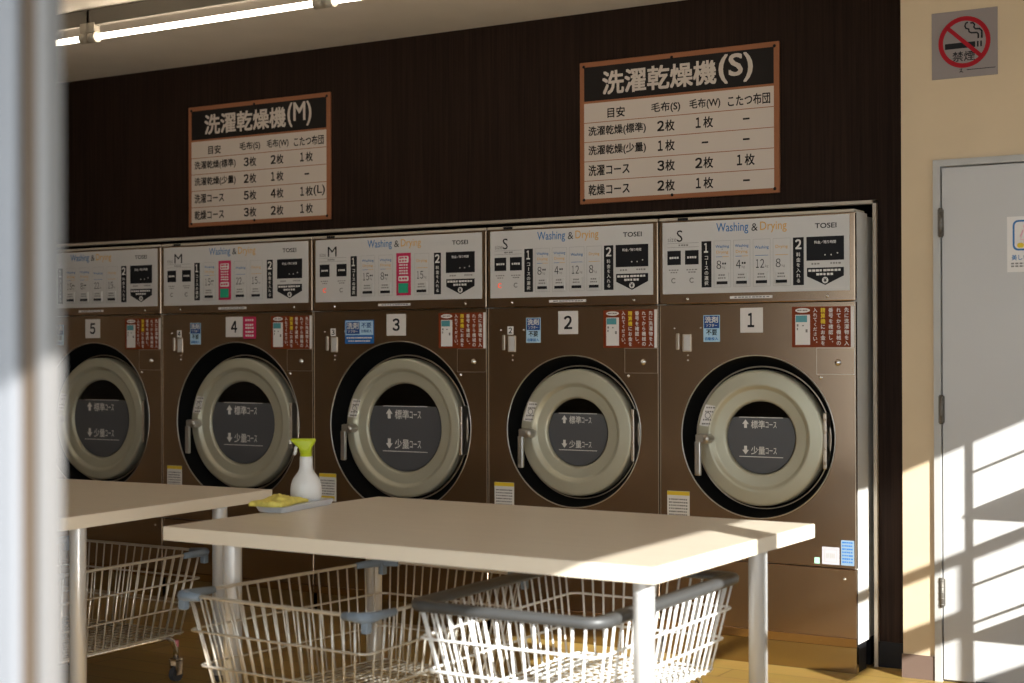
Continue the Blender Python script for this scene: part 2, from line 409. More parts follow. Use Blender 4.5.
g.tube([(x, -.0046, z-.008) for x, z in sm], .0032, 5)
g.text('禁煙', .078, .061, .036, .160, -.004, bold=.012).plate(.13, .235, .026, .0285, -.004, .0005).tube([(.104, -.0046, .03), (.113, -.0046, .033), (.108, -.0046, .023), (.117, -.0046, .019)], .0014, 5).tube([(.103, -.0046, .02), (.112, -.0046, .023)], .0014, 5)
g.build('cigarette_print', 'print_black', s)
# paper notice on the door
s = thing('notice', 'white paper notice with blue rounded frame taped on the grey door', 'notice', (.556, YC-.0045, 1.528))
G().box(0, .27, -.0012, -.0002, 0, .203).build('sheet', 'paper', s)
def rrect(x0, x1, z0, z1, r, n=5):
    p = []
    for cx, cz, a in ((x1-r, z1-r, 0), (x0+r, z1-r, 90), (x0+r, z0+r, 180), (x1-r, z0+r, 270)):
        p += [(cx+r*math.cos(math.radians(a+90*i/n)), cz+r*math.sin(math.radians(a+90*i/n))) for i in range(n+1)]
    return p
g = G(); o_ = rrect(.02, .25, .078, .19, .02); i_ = rrect(.027, .243, .085, .183, .014)
n = len(o_); g.add([(x, -.0016, z) for x, z in o_]+[(x, -.0016, z) for x, z in i_], [(i, (i+1) % n, (i+1) % n+n, i+n) for i in range(n)])
g.text('美しい', .016, .043, .02, .075, -.0013, bold=.015).build('blue_print', 'print_blue', s)
g = G().ring(.066, .166, .0055, .0085, -.0013, .0005, 20)
for q in ([(.058, .154), (.074, .154), (.084, .118), (.048, .118), (.058, .154)], [(.058, .154), (.046, .128)], [(.074, .154), (.087, .128)], [(.061, .118), (.061, .094)], [(.071, .118), (.071, .094)]):
    g.tube([(x, -.0016, z) for x, z in q], .0016, 4)
g.build('figure_print', 'poster_pink', s)
G().poly(rrect(.036, .06, .088, .106, .008), -.0013, .0005).poly(rrect(.076, .1, .176, .19, .006), -.0018, .0005).build('yellow_print', 'sticker_yellow', s)
g = G()
for z in (.031, .021):
    for k in range(16): g.plate(.014+k*.015, .014+k*.015+.011, z-.003, z+.003, -.0013, .0004)
g.build('small_print', 'print_grey', s)
s = G().add([(.435, YC-.05, 0), (.515, YC-.05, 0), (.515, YC-.012, 0), (.435, YC-.012, 0), (.438, YC-.046, .008), (.512, YC-.046, .008), (.512, YC-.012, .016), (.438, YC-.012, .016)],
    [(0,3,2,1),(4,5,6,7),(0,1,5,4),(1,2,6,5),(2,3,7,6),(3,0,4,7)]).build('door_stop', 'rubber')
tag(s, 'low black rubber stop at the foot of the grey door', 'door stop')

# ------------------------------------------------------------------ washing machines
def holed_panel(g, x0, x1, z0, z1, y0, y1, cx, cz, r, n=72):
    A = sorted(set([2*PI*i/n for i in range(n)]+[math.atan2(z-cz, x-cx) % (2*PI) for x in (x0, x1) for z in (z0, z1)]))
    inner, outer = [], []
    for a in A:
        c, q = math.cos(a), math.sin(a); inner.append((cx+r*c, cz+r*q))
        tx = ((x1-cx)/c if c > 1e-9 else (x0-cx)/c if c < -1e-9 else 1e9); tz = ((z1-cz)/q if q > 1e-9 else (z0-cz)/q if q < -1e-9 else 1e9)
        k = min(tx, tz); outer.append((cx+k*c, cz+k*q))
    m = len(A)
    v = [(x, y0, z) for x, z in inner]+[(x, y0, z) for x, z in outer]+[(x, y1, z) for x, z in outer]+[(x, y1, z) for x, z in inner]
    f = []
    for i in range(m):
        j = (i+1) % m
        f += [(i, i+m, j+m, j), (i+m, i+2*m, j+2*m, j+m), (i+2*m, i+3*m, j+3*m, j+2*m), (i+3*m, i, j, j+3*m)]
    g.add(v, f); return g
def bars(g, x0, x1, z, h, y, n=5, seed=0):         # rows of unreadable small print
    rr = random.Random(seed); d = (x1-x0)/n
    for k in range(n): g.plate(x0+k*d, x0+k*d+d*rr.uniform(.6, .9), z-h/2*rr.uniform(.7, 1), z+h/2, y, .0004)
def vtext(g, chars, x, z_top, step, h, y, bold=.02, wd=None):
    for i, ch in enumerate(chars):
        zc = z_top-step*(i+.5)
        if ch == 'ー': g.plate(x-.0016, x+.0016, zc-h*.42, zc+h*.42, y, .0004); continue
        if ch in '、。':
            g.ring(x+h*.35, zc+h*.3, 0.0012, .0026, y, .0004, 8); continue
        hh = h*(.9 if ord(ch) > 0x4000 else .78)
        g.text(ch, x, zc-hh/2, hh, None, y, align='c', bold=bold)
def machine(xl, num, label):
    big = num >= 3; W = WM if big else WS
    m = thing('washing_machine', label, 'washing machine', (xl, 0, 0), 0, 'row of brown coin laundry machines')
    a = .003
    # cabinet
    b = G().box(a+.004, a+.02, .018, .15, .11, 1.778).box(W-a-.02, W-a-.001, .018, .15, .11, 1.778).box(a+.02, W-a-.02, .018, .15, 1.45, 1.778).box(a+.02, W-a-.02, .018, .15, .11, .38)
    b.box(a+.012, a+.02, .15, .95, .11, 1.77).box(W-a-.02, W-a-.012, .15, .95, .11, 1.77).box(a+.02, W-a-.02, .15, .95, 1.76, 1.77).box(a+.02, W-a-.02, .94, .95, .11, 1.76)
    body = b.build('cabinet', 'side_paint', m)
    G().box(.03, W-.008, .03, .13, 0, .11).box(.03, W-.014, .2, .9, 0, .11).build('foot', 'black_base', m)
    G().box(a+.012, W-a-.002, .004, .03, 0, .098).build('plinth', 'plinth_steel', m)
    G().bbox(a, W-a, 0, .018, .1025, .3995, .0025, 1).build('lower_panel', 'brown_steel', m)
    G().add([(a, -.0008, .1005), (W-a, -.0008, .1005), (W-a, 0, .1005), (a, 0, .1005), (a, -.006, .134), (W-a, -.006, .134), (W-a, -.0004, .137), (a, -.0004, .137)], [(0,3,2,1),(4,5,6,7),(0,1,5,4),(1,2,6,5),(2,3,7,6),(3,0,4,7)]).build('kick_lip', 'brown_steel', m)
    rS, cx, cz = (.392, .493, .897) if big else (.325, .424, .899)
    fp = holed_panel(G(), a, W-a, .4035, 1.4295, 0, .0175, cx, cz, rS).build('front_panel', 'brown_steel', m)
    G().box(W-a-.0035, W-a-.0005, -.0015, .001, .4035, 1.4295).build('edge_strip', 'edge_steel', m)
    G().box(a+.0005, a+.003, -.0015, .001, .4035, 1.4295).build('edge_strip', 'edge_steel', m)
    g = G()
    for x, z in ((W-.05, .36), (W-.145, .121), (.05, .36), (.145, .121)): g.lathe(x, z, [(0, -.004), (.004, -.0035), (.0065, 0)], 10)
    g.build('panel_screw', 'chrome', m)
    # control panel
    cp = G().bbox(a, W-a, -.006, .018, 1.4335, 1.774, .003, 1).build('control_panel', 'brown_steel', m)
    G().bbox(a+.002, W-a-.002, -.008, .12, 1.7745, 1.786, .002, 1).build('top_trim', 'trim_beige', m)
    G().box(.09, .135, -.012, -.0085, 1.774, 1.784).build('top_clip', 'print_black', m)
    G().plate(.02, W-.024, 1.4742, 1.767, -.006, .0015).build('panel_face', 'panel_white', cp)
    yf = -.0075
    k = (lambda x: x) if not big else None
    # positions
    if big:
        P = dict(wd=(.325, .624), tos=(.793, .876), S=(.093, .145), sq=((.045, .103), (.145, .203)), c=(.075, .173), col1=(.227, .263), op=[(.286, .366), (.387, .467), (.488, .568), (.589, .668)], col2=(.695, .732), dis=(.759, .912), st=(.384, .564))
    else:
        P = dict(wd=(.259, .557), tos=(.673, .759), S=(.084, .110), sq=((.042, .102), (.121, .181)), c=(.070, .151), col1=(.194, .237), op=[(.248, .321), (.332, .404), (.416, .489), (.500, .572)], col2=(.583, .627), dis=(.638, .789), st=(.316, .496))
    blk, wht, gry, blu, org = G(), G(), G(), G(), G()
    x0, x1 = P['wd']; L = x1-x0
    blu.text('Washing', x0, 1.7095, .046, x0+L*.46, yf, bold=.008)
    blk.text('&', x0+L*.505, 1.7185, .030, x0+L*.595, yf)
    org.text('Drying', x0+L*.63, 1.7095, .044, x1, yf, bold=.006)
    x0, x1 = P['tos']; blk.text('TOSEI', x0, 1.7175, .019, x1, yf, bold=.02)
    x0, x1 = P['S']; blk.text('M' if big else 'S', x0, 1.687, .047, x1, yf)
    gry.text('size', .044, 1.688, .019, .082, yf)
    x0, x1 = .042, P['sq'][1][1]
    gry.plate(x0, x1, 1.6805, 1.6818, yf, .0005).plate(x0, x1, 1.664, 1.6653, yf, .0005)
    bars(gry, x0+.05, x0+.095, 1.6725, .007, yf, 4, num)
    for i, (u0, u1) in enumerate(P['sq']):
        G().plate(u0, u1, 1.593, 1.651, yf, .0008).build('lamp_field', 'print_black', cp); bars(wht, u0+.010, u1-.008, 1.622, .009, yf-.0008, 4, i)
        bars(gry, u0+.006, u1-.006, 1.572, .005, yf, 4, i+7); bars(gry, u0+.014, u1-.012, 1.562, .005, yf, 3, i+9)
    lampR = G()
    for i, cxl in enumerate(P['c']):
        tgt = lampR if (i == 0 and num in (2, 3)) else gry
        tgt.ring(cxl, 1.529, .007, .011, yf, .0012, 20, .7, 2*PI-.7)
    if lampR.v: tag(lampR.build('indicator_lamp', 'lamp_red', cp), 'small red lit indicator lamp')
    for (u0, u1), n, tx in ((P['col1'], '1', 'コースの選択'), (P['col2'], '2', '料金を入れる')):
        G().plate(u0, u1, 1.498, 1.685, yf, .0008).build('step_label', 'print_black', cp)
        c = (u0+u1)/2; wht.num(n, c, 1.640, .036, .026, yf-.0008, .035, 'c')
        vtext(wht, tx, c, 1.628, .0205, .018, yf-.0008, .015)
    u0, u1 = P['dis']; c = (u0+u1)/2
    G().plate(u0, u1, 1.592, 1.685, yf, .0008).build('display', 'print_black', cp)
    wht.text('料金／残り時間', u0+.032, 1.657, .012, u1-.032, yf-.0008, bold=.02)
    for i in range(3): wht.ring(u0+.075+.025*i, 1.613+.003*(i == 2)*2, 0.0004, .0028, yf-.0008, .0004, 8)
    bars(gry, u0+.02, u0+.055, 1.579, .007, yf, 3, 3); bars(gry, u1-.055, u1-.012, 1.580, .007, yf, 4, 4)
    G().poly([(u0+.002, 1.564), (u1-.001, 1.564), (u1-.001, 1.531), (c, 1.496), (u0+.002, 1.531)], yf, .0008).build('coin_arrow', 'print_black', cp)
    bars(wht, u0+.008, u1-.008, 1.553, .009, yf-.0008, 9, 5); bars(wht, u0+.04, u1-.04, 1.538, .009, yf-.0008, 5, 6)
    wht.ring(c, 1.515, 0.0001, .0125, yf-.0008, .0005, 24)
    blk.text('¥', c, 1.507, .016, None, yf-.0014, align='c', bold=.03)
    ops = {1: ['wd8', 'wd4', 'w12', 'd8'], 3: ['wd15', 'wd8', 'pink', 'd15'], 4: ['wd15', 'pink', 'w22', 'd15'], 5: ['wd15', 'wd8', 'w22', 'd15']}[1 if num == 2 else num]
    for (u0, u1), op in zip(P['op'], ops):
        c = (u0+u1)/2; L = u1-u0
        if op == 'pink':
            o = tag(G().plate(u0, u1, 1.497, 1.690, yf, .0015).build('option_sticker', 'sticker_pink', cp), 'pink notice sticker over a course button')
            wht.poly(rrect(u0+.012, u1-.012, 1.645, 1.676, .006), yf-.0015, .0005)
            wht.poly(rrect(u0+.012, u1-.012, 1.562, 1.585, .006), yf-.0015, .0005)
            for zz in (1.635, 1.622, 1.609, 1.597): bars(wht, u0+.016, u1-.014, zz, .007, yf-.0015, 4, int(zz*1000))
            px_ = G(); bars(px_, u0+.017, u1-.017, 1.668, .008, yf-.002, 3, 2); bars(px_, u0+.017, u1-.017, 1.654, .008, yf-.002, 3, 8); bars(px_, u0+.017, u1-.017, 1.573, .01, yf-.002, 3, 1)
            px_.build('sticker_print', 'sticker_pink', cp)
            G().box(u0+.014, u1-.014, yf-.006, yf-.0015, 1.508, 1.552).build('course_button', 'sticker_green', cp)
            continue
        kind, n = ('wd', op[2:]) if op.startswith('wd') else (op[0], op[1:])
        gry2 = G().frame(u0, u1, 1.497, 1.685, yf, .0012, .0005); gry2.build('option_frame', 'outline_grey', cp)
        if kind == 'wd':
            blu.text('Washing', u0+.007, 1.653, .0145, u1-.007, yf, bold=.012)
            gry.text('&', c, 1.6475, .006, None, yf, align='c')
            org.text('Drying', u0+.011, 1.630, .0145, u1-.011, yf, bold=.01)
            blu.plate(u0+.009, c, 1.619, 1.621, yf, .0005); org.plate(c, u1-.009, 1.619, 1.621, yf, .0005)
        elif kind == 'w':
            blu.text('Washing', u0+.007, 1.643, .0155, u1-.007, yf, bold=.012); blu.plate(u0+.009, u1-.009, 1.619, 1.621, yf, .0005)
        else:
            org.text('Drying', u0+.011, 1.643, .0155, u1-.011, yf, bold=.01); org.plate(u0+.009, u1-.009, 1.619, 1.621, yf, .0005)
        w_ = .021 if len(n) == 1 else .036
        blk.num(n, u0+.010, 1.571, .034, w_+.002, yf)
        gry.text('kg', u0+.015+w_, 1.570, .013, u0+.015+w_+.013, yf)
        if kind == 'wd': bars(blk, u0+.015+w_, u0+.015+w_+.019, 1.592, .008, yf, 2, 3)
        bt = G().bbox(u0+.011, u1-.009, yf-.006, yf, 1.504, 1.556, .0015, 1).build('course_button', 'panel_white', cp)
        blk.plate(u0+.014, u1-.012, 1.509, 1.521, yf-.006, .0006); bars(gry, u0+.022, u1-.022, 1.546, .006, yf-.006, 3, 5); bars(gry, u0+.02, u1-.018, 1.534, .006, yf-.006, 4, 6)
    blk.build('black_print', 'print_black', cp); wht.build('white_print', 'print_white', cp); gry.build('grey_print', 'print_grey', cp)
    blu.build('blue_print', 'print_blue', cp); org.build('orange_print', 'print_orange', cp)
    u0, u1 = P['st']; s = G().plate(u0, u1, 1.450, 1.461, -.006, .0008).build('strip_label', 'paper', m)
    g = G(); bars(g, u0+.02, u1-.01, 1.4555, .005, -.0068, 10, num); g.build('strip_print', 'print_grey', s)
    g = G()
    for x in (.129, W-.113): g.lathe(x, 1.453, [(0, -.0105), (.004, -.010), (.0065, -.006)], 10)
    g.build('panel_screw', 'chrome', m)
    # number card
    u0 = .427 if big else .358; u1 = u0+(.108 if big else .096)
    s = tag(G().plate(u0, u1, 1.314, 1.413, 0, .0015).build('number_card', 'card_paper', m), 'white card with the number %d' % num)
    G().num(str(num), (u0+u1)/2, 1.337, .054, .042, -.0015, .03, 'c').build('digit', 'print_black', s)
    if num == 4:
        s2 = tag(G().plate(u1+.004, u1+.085, 1.305, 1.412, 0, .0012).build('notice_sticker', 'sticker_pink', m), 'pink notice sticker')
        g = G()
        for z in (1.395, 1.372, 1.357, 1.338, 1.32): bars(g, u1+.018, u1+.072, z, .010, -.0012, 4, int(z*999))
        g.build('sticker_print', 'print_white', s2)
    # blue detergent sticker
    if num == 3:
        u0, u1 = .188, .355
        s = tag(G().plate(u0, u1, 1.278, 1.388, 0, .0012).build('detergent_sticker', 'sticker_blue', m), 'wide blue detergent sticker')
        G().plate(u0+.004, u1-.004, 1.318, 1.384, -.0012, .0006).build('sticker_field', 'sticker_sky', s)
        G().plate(u0+.009, u0+.085, 1.323, 1.379, -.0018, .0006).build('sticker_field', 'sticker_navy', s)
        g = G().text('洗剤', u0+.014, 1.346, .030, u0+.080, -.0024, bold=.02).text('ソフター', u0+.018, 1.328, .014, u0+.076, -.0024, bold=.02)
        bars(g, u0+.01, u1-.01, 1.305, .007, -.0012, 12, 3); bars(g, u0+.02, u1-.02, 1.29, .007, -.0012, 10, 4); g.build('white_print', 'print_white', s)
        G().text('不要', u0+.096, 1.351, .024, u0+.152, -.0018, bold=.02).text('自動投入', u0+.096, 1.330, .013, u0+.156, -.0018, bold=.02).build('navy_print', 'sticker_navy', s)
    else:
        u0, u1 = (.192, .262) if big else (.198, .270)
        s = tag(G().plate(u0, u1, 1.278, 1.386, 0, .0012).build('detergent_sticker', 'sticker_sky', m), 'light blue and navy detergent sticker')
        G().plate(u0+.003, u1-.003, 1.333, 1.383, -.0012, .0006).build('sticker_field', 'sticker_navy', s)
        G().text('洗剤', u0+.008, 1.355, .025, u1-.008, -.0018, bold=.025).text('ソフター', u0+.012, 1.338, .013, u1-.012, -.0018, bold=.02).build('white_print', 'print_white', s)
        G().text('不要', u0+.013, 1.305, .023, u1-.013, -.0012, bold=.025).build('dark_print', 'print_black', s)
        G().text('自動投入', u0+.008, 1.284, .013, u1-.008, -.0012, bold=.03).build('blue_print', 'sticker_blue', s)
    # brown instruction sticker
    u1 = W-.022; u0 = u1-.237
    s = tag(G().plate(u0, u1, 1.255, 1.413, 0, .0012).build('instruction_sticker', 'sticker_brown', m), 'reddish brown instruction sticker with vertical lettering')
    G().plate(u0+.014, u0+.074, 1.264, 1.382, -.0012, .0006).poly([(u0+.044+.030*math.cos(q*PI/12), 1.399+.009*math.sin(q*PI/12)) for q in range(24)], -.0012, .0006).build('machine_picture', 'paper', s)
    G().plate(u0+.016, u0+.062, 1.353, 1.379, -.0018, .0006).build('picture_screen', 'screen_teal', s)
    g = G().plate(u0+.020, u0+.027, 1.336, 1.345, -.0018, .0005).plate(u0+.042, u0+.049, 1.337, 1.342, -.0018, .0005).plate(u0+.056, u0+.064, 1.313, 1.325, -.0018, .0005).plate(u0+.02, u0+.025, 1.322, 1.331, -.0018, .0005)
    bars(g, u0+.022, u0+.066, 1.399, .005, -.0018, 4, 2); g.build('picture_print', 'print_grey', s)
    g = G(); cols = ['入れてください。', 'にお金を', '番号を確認し、', 'れてから機械の', '先に洗濯物を入']
    for i, tx in enumerate(cols):
        x = u0+.095+.0315*i; st = 7 if i != 0 else 8
        if i == 1: vtext(g, tx, x, 1.409-.0213*3, .0213, .0195, -.0012, .02)
        else: vtext(g, tx, x, 1.409, .149/st, .0195 if st == 7 else .0175, -.0012, .02)
    g.build('white_print', 'print_white', s)
    g = G(); vtext(g, '精算機', u0+.1265, 1.409, .0213, .0200, -.0012, .035); g.build('yellow_print', 'sticker_yellow', s)
    g = G().plate(u1+.001, u1+.013, 1.255, 1.413, 0, .003).build('white_tab', 'paper', m)
    # coin lock
    cl_ = G().bbox(.106, .145, -.006, 0, 1.238, 1.310, .002, 1).build('coin_slot', 'edge_steel', m)
    G().plate(.113, .140, 1.243, 1.305, -.006, .0008).build('slot_plate', 'panel_white', cl_)
    G().bbox(.076, .091, -.005, 0, 1.246, 1.313, .002, 1).build('slot_guide', 'edge_steel', cl_)
    g = G()
    for x, z in ((.128, 1.223), (.128, 1.203), (.068, 1.334), (.185, 1.334)): g.lathe(x, z, [(0, -.003), (.003, -.0025), (.0045, 0)], 8)
    g.build('panel_screw', 'chrome', m)
    if num in (2, 3, 4):
        s = tag(G().plate(.103, .133, 1.314, 1.350, 0, .0012).build('number_tag', 'paper', m), 'small white tag with the number %d' % num)
        G().num(str(num), .118, 1.320, .024, .019, -.0012, .03, 'c').build('digit', 'print_black', s)
    # lock flap
    u0 = W-.158
    f = G().plate(u0, u0+.150, 1.150, 1.252, 0, .0012).build('lock_flap', 'brown_steel', m)
    G().frame(u0-.0015, u0+.151, 1.149, 1.253, -.0006, .0018, .0008).build('flap_edge', 'edge_steel', f)
    G().lathe(u0+.085, 1.196, [(0, -.012), (.006, -.0115), (.011, -.008), (.0135, -.001)], 16).build('lock', 'chrome', f)
    G().lathe(u0+.015, 1.137, [(0, -.004), (.005, -.0035), (.0075, 0)], 10).build('flap_knob', 'chrome', f)
    # paper label low on the left
    s = tag(G().plate(.034, .134, .538, .668, 0, .001).build('caution_label', 'paper', m), 'white caution label with a yellow top')
    G().plate(.034, .134, .651, .667, -.001, .0005).build('label_top', 'sticker_yellow', s)
    G().plate(.046, .124, .546, .562, -.001, .0005).build('label_bar', 'sticker_yellow', s)
    g = G()
    for q in range(6): bars(g, .042, .126, .634-.0125*q, .006, -.001, 9, q+num)
    g.build('label_print', 'print_grey', s)
    if num == 1:
        tag(G().plate(.663, .684, .414, .438, 0, .001).build('mint_sticker', 'sticker_mint', m), 'tiny green sticker')
        s = G().plate(.694, .763, .414, .481, 0, .001).build('inspection_sticker', 'sticker_white_shaded', m)
        g = G().frame(.703, .754, .423, .472, -.001, .002, .0004); bars(g, .699, .758, .477, .004, -.001, 6, 1); bars(g, .71, .747, .447, .02, -.001, 5, 2); g.build('sticker_print', 'outline_grey', s)
        s = G().plate(.770, .822, .414, .511, 0, .001).build('rating_sticker', 'sticker_sky_shaded', m)
        g = G()
        for q in range(7): bars(g, .775, .818, .502-.0125*q, .006, -.001, 5, q)
        g.build('sticker_print', 'sticker_blue', s)
    # ---- round door
    rD, rG, rW_ = (.320, .268, .204) if big else (.272, .207, .147); rc = cz; cz -= .006; dcx = cx-(.006 if big else 0)
    G().lathe(cx, rc, [(rS-.0035, .012), (rS-.0035, -.001), (rS-.0015, -.0025), (rS+.001, -.002), (rS+.0015, 0)], 96).build('door_rim', 'rim_steel', m)
    G().lathe(cx, rc, [(rS-.0035, .002), (rS-.012, .03), (rD+.006, .085), (rD-.03, .09)], 96).build('door_recess', 'door_black', m)
    G().lathe(cx, cz, [(rD+.010, .066), (rD+.013, .062), (rD+.016, .066)], 96).build('door_gasket_ring', 'edge_steel', m)
    ds = rW_
    pr = [(rD-.006, .090), (rD, .080), (rD, .034), (rD-.004, .027), (rD-.010, .0242), (rD-.013, .0238), (rG+.012, .0203), (rG+.009, .020), (rG+.003, .0212), (rG-.001, .0245), (rG-.008, .034), (rG-.012, .0365), (rG-.016, .0372), (ds+.010, .0378), (ds+.007, .0385), (ds+.003, .042), (ds, .048), (ds-.002, .062)]
    door = G().lathe(cx, cz, pr, 96).build('door', 'door_metal', m)
    G().lathe(cx, cz, [(ds-.002, .052), (0, .052)], 64).build('door_glass', 'door_glass', door)
    zl1 = cz+(.098 if big else .081); zl2 = cz-(.110 if big else .077)
    # grey film on the lower part of the glass
    a0 = math.asin((zl1-cz)/(ds-.004)); pts = []
    for i in range(49):
        q = PI-a0+(PI+2*a0)*i/48; pts.append((cx+(ds-.004)*math.cos(q), cz+(ds-.004)*math.sin(q)))
    G().poly(pts, .0505, .0008).build('glass_film', 'film_grey', door)
    hw = .125 if big else .093; k = hw/.093
    g = G().plate(cx-hw, cx+hw, zl1-.0015, zl1+.0015, .0497, .0005).plate(cx-hw, cx+hw, zl2-.0015, zl2+.0015, .0497, .0005)
    for s_, zb, tx in ((1, zl1-.044*k, '標準'), (-1, zl2+.010*k, '少量')):
        xx = cx-.066*k; zc_ = zb+.017*k
        g.poly([(xx-.014*k, zc_), (xx+.014*k, zc_), (xx, zc_+s_*.018*k)], .0497, .0005).plate(xx-.006*k, xx+.006*k, *sorted((zc_, zc_-s_*.016*k)), .0497, .0005)
        g.text(tx, cx-.042*k, zb, .032*k, cx+.017*k, .0497, bold=.012).text('コース', cx+.020*k, zb+.003*k, .024*k, cx+.066*k, .0497, bold=.012)
    g.build('film_print', 'print_white', door)
    # drum behind the glass
    G().lathe(cx, cz, [(ds+.02, .095), (ds+.09, .14), (ds+.09, .6), (0, .62)], 48).build('drum', 'drum_steel', m)
    # handle
    hx = cx-rD+(.036 if big else .045); hz = cz-.006
    h = G().bbox(hx-.030, hx-.003, -.028, -.012, hz-.150, hz-.012, .005).bbox(hx-.028, hx+.03, -.024, .024, hz-.02, hz+.018, .006)
    h.lathe(hx+.022, hz, [(0, -.034), (.011, -.033), (.015, -.026), (.015, .024)], 16)
    h.build('handle', 'handle_steel', door)
    # hinge on the right
    hg = G().bbox(cx+rD-.006, cx+rD+.010, .022, .080, cz-.115, cz+.105, .004)
    for z in (-.09, -.035, .03, .08): hg.lathe(cx+rD+.002, cz+z, [(0, .018), (.004, .019), (.006, .022)], 8)
    hg.build('hinge', 'edge_steel', door)
    hh = .086; px0 = cx-rD+.022
    s = G().poly([(px0-.006, cz+.046), (px0+.040, cz+.040), (px0+.066, cz+.125), (px0+.022, cz+.131)], .0215, .0012).build('door_sticker', 'paper', door)
    g = G()
    for q in (0, 1, 3, 4): bars(g, px0+.006+.005*q, px0+.045+.005*q, cz+.052+.0165*q, .007, .0203, 4, q)
    g.ring(px0+.032, cz+.086, .010, .013, .0203, .0004, 16); g.build('sticker_print', 'print_grey', door)
    return m
machine(-WS, 1, 'brown coin washing machine with white card number 1, beside the cream wall')
machine(-2*WS, 2, 'brown coin washing machine with white card number 2, size S panel')
machine(-2*WS-WM, 3, 'large brown coin washing machine with white card number 3 and wide blue sticker')
machine(-2*WS-2*WM, 4, 'large brown coin washing machine with card number 4 beside a pink sticker')
machine(X0, 5, 'large brown coin washing machine with card number 5, partly behind left frame')

# ------------------------------------------------------------------ tables
ZT = .70
def table(x0, x1, y0, y1, legs, label, rz=0):
    o = thing('table', label, 'table', ((x0+x1)/2, (y0+y1)/2, 0), rz, 'pale laundry tables')
    hx, hy = (x1-x0)/2, (y1-y0)/2
    G().bbox(-hx+.0015, hx-.0015, -hy+.0015, hy-.0015, ZT-.0435, ZT, .0012, 1).build('tabletop', 'table_laminate', o)
    e = G(); z0, z1 = ZT-.043, ZT-.0012
    e.box(-hx, hx, -hy, -hy+.0018, z0, z1).box(-hx, hx, hy-.0018, hy, z0, z1).box(-hx, -hx+.0018, -hy+.0018, hy-.0018, z0, z1).box(hx-.0018, hx, -hy+.0018, hy-.0018, z0, z1)
    e.build('edge_band', 'table_edge', o)
    for lx, ly in legs:
        lx -= (x0+x1)/2; ly -= (y0+y1)/2; lx, ly = lx*math.cos(rz)+ly*math.sin(rz), ly*math.cos(rz)-lx*math.sin(rz)
        G().lathe(lx, 0, [(.0285, .025), (.0285, ZT-.05), (.0285, ZT-.0435)], 20, 'z', True, ly).build('leg', 'leg_paint', o)
        G().lathe(lx, 0, [(.021, .0), (.024, .004), (.024, .024), (.0284, .0255)], 16, 'z', True, ly).build('leg_foot', 'rubber', o)
table(-1.5125, .2075, -2.173, -1.067, [(.132, -2.125), (.137, -1.355), (-1.286, -2.10), (-1.335, -1.30)], 'pale beige table in front, sunlit right corner, tray and spray bottle on it', math.radians(-1.35))
table(-3.726, -2.006, -2.202, -1.064, [(-2.0-.045, -2.02), (-2.0-.045, -1.315), (-3.62, -2.08), (-3.62, -1.24)], 'pale beige table at left, half hidden behind the blurred frame', math.radians(3))

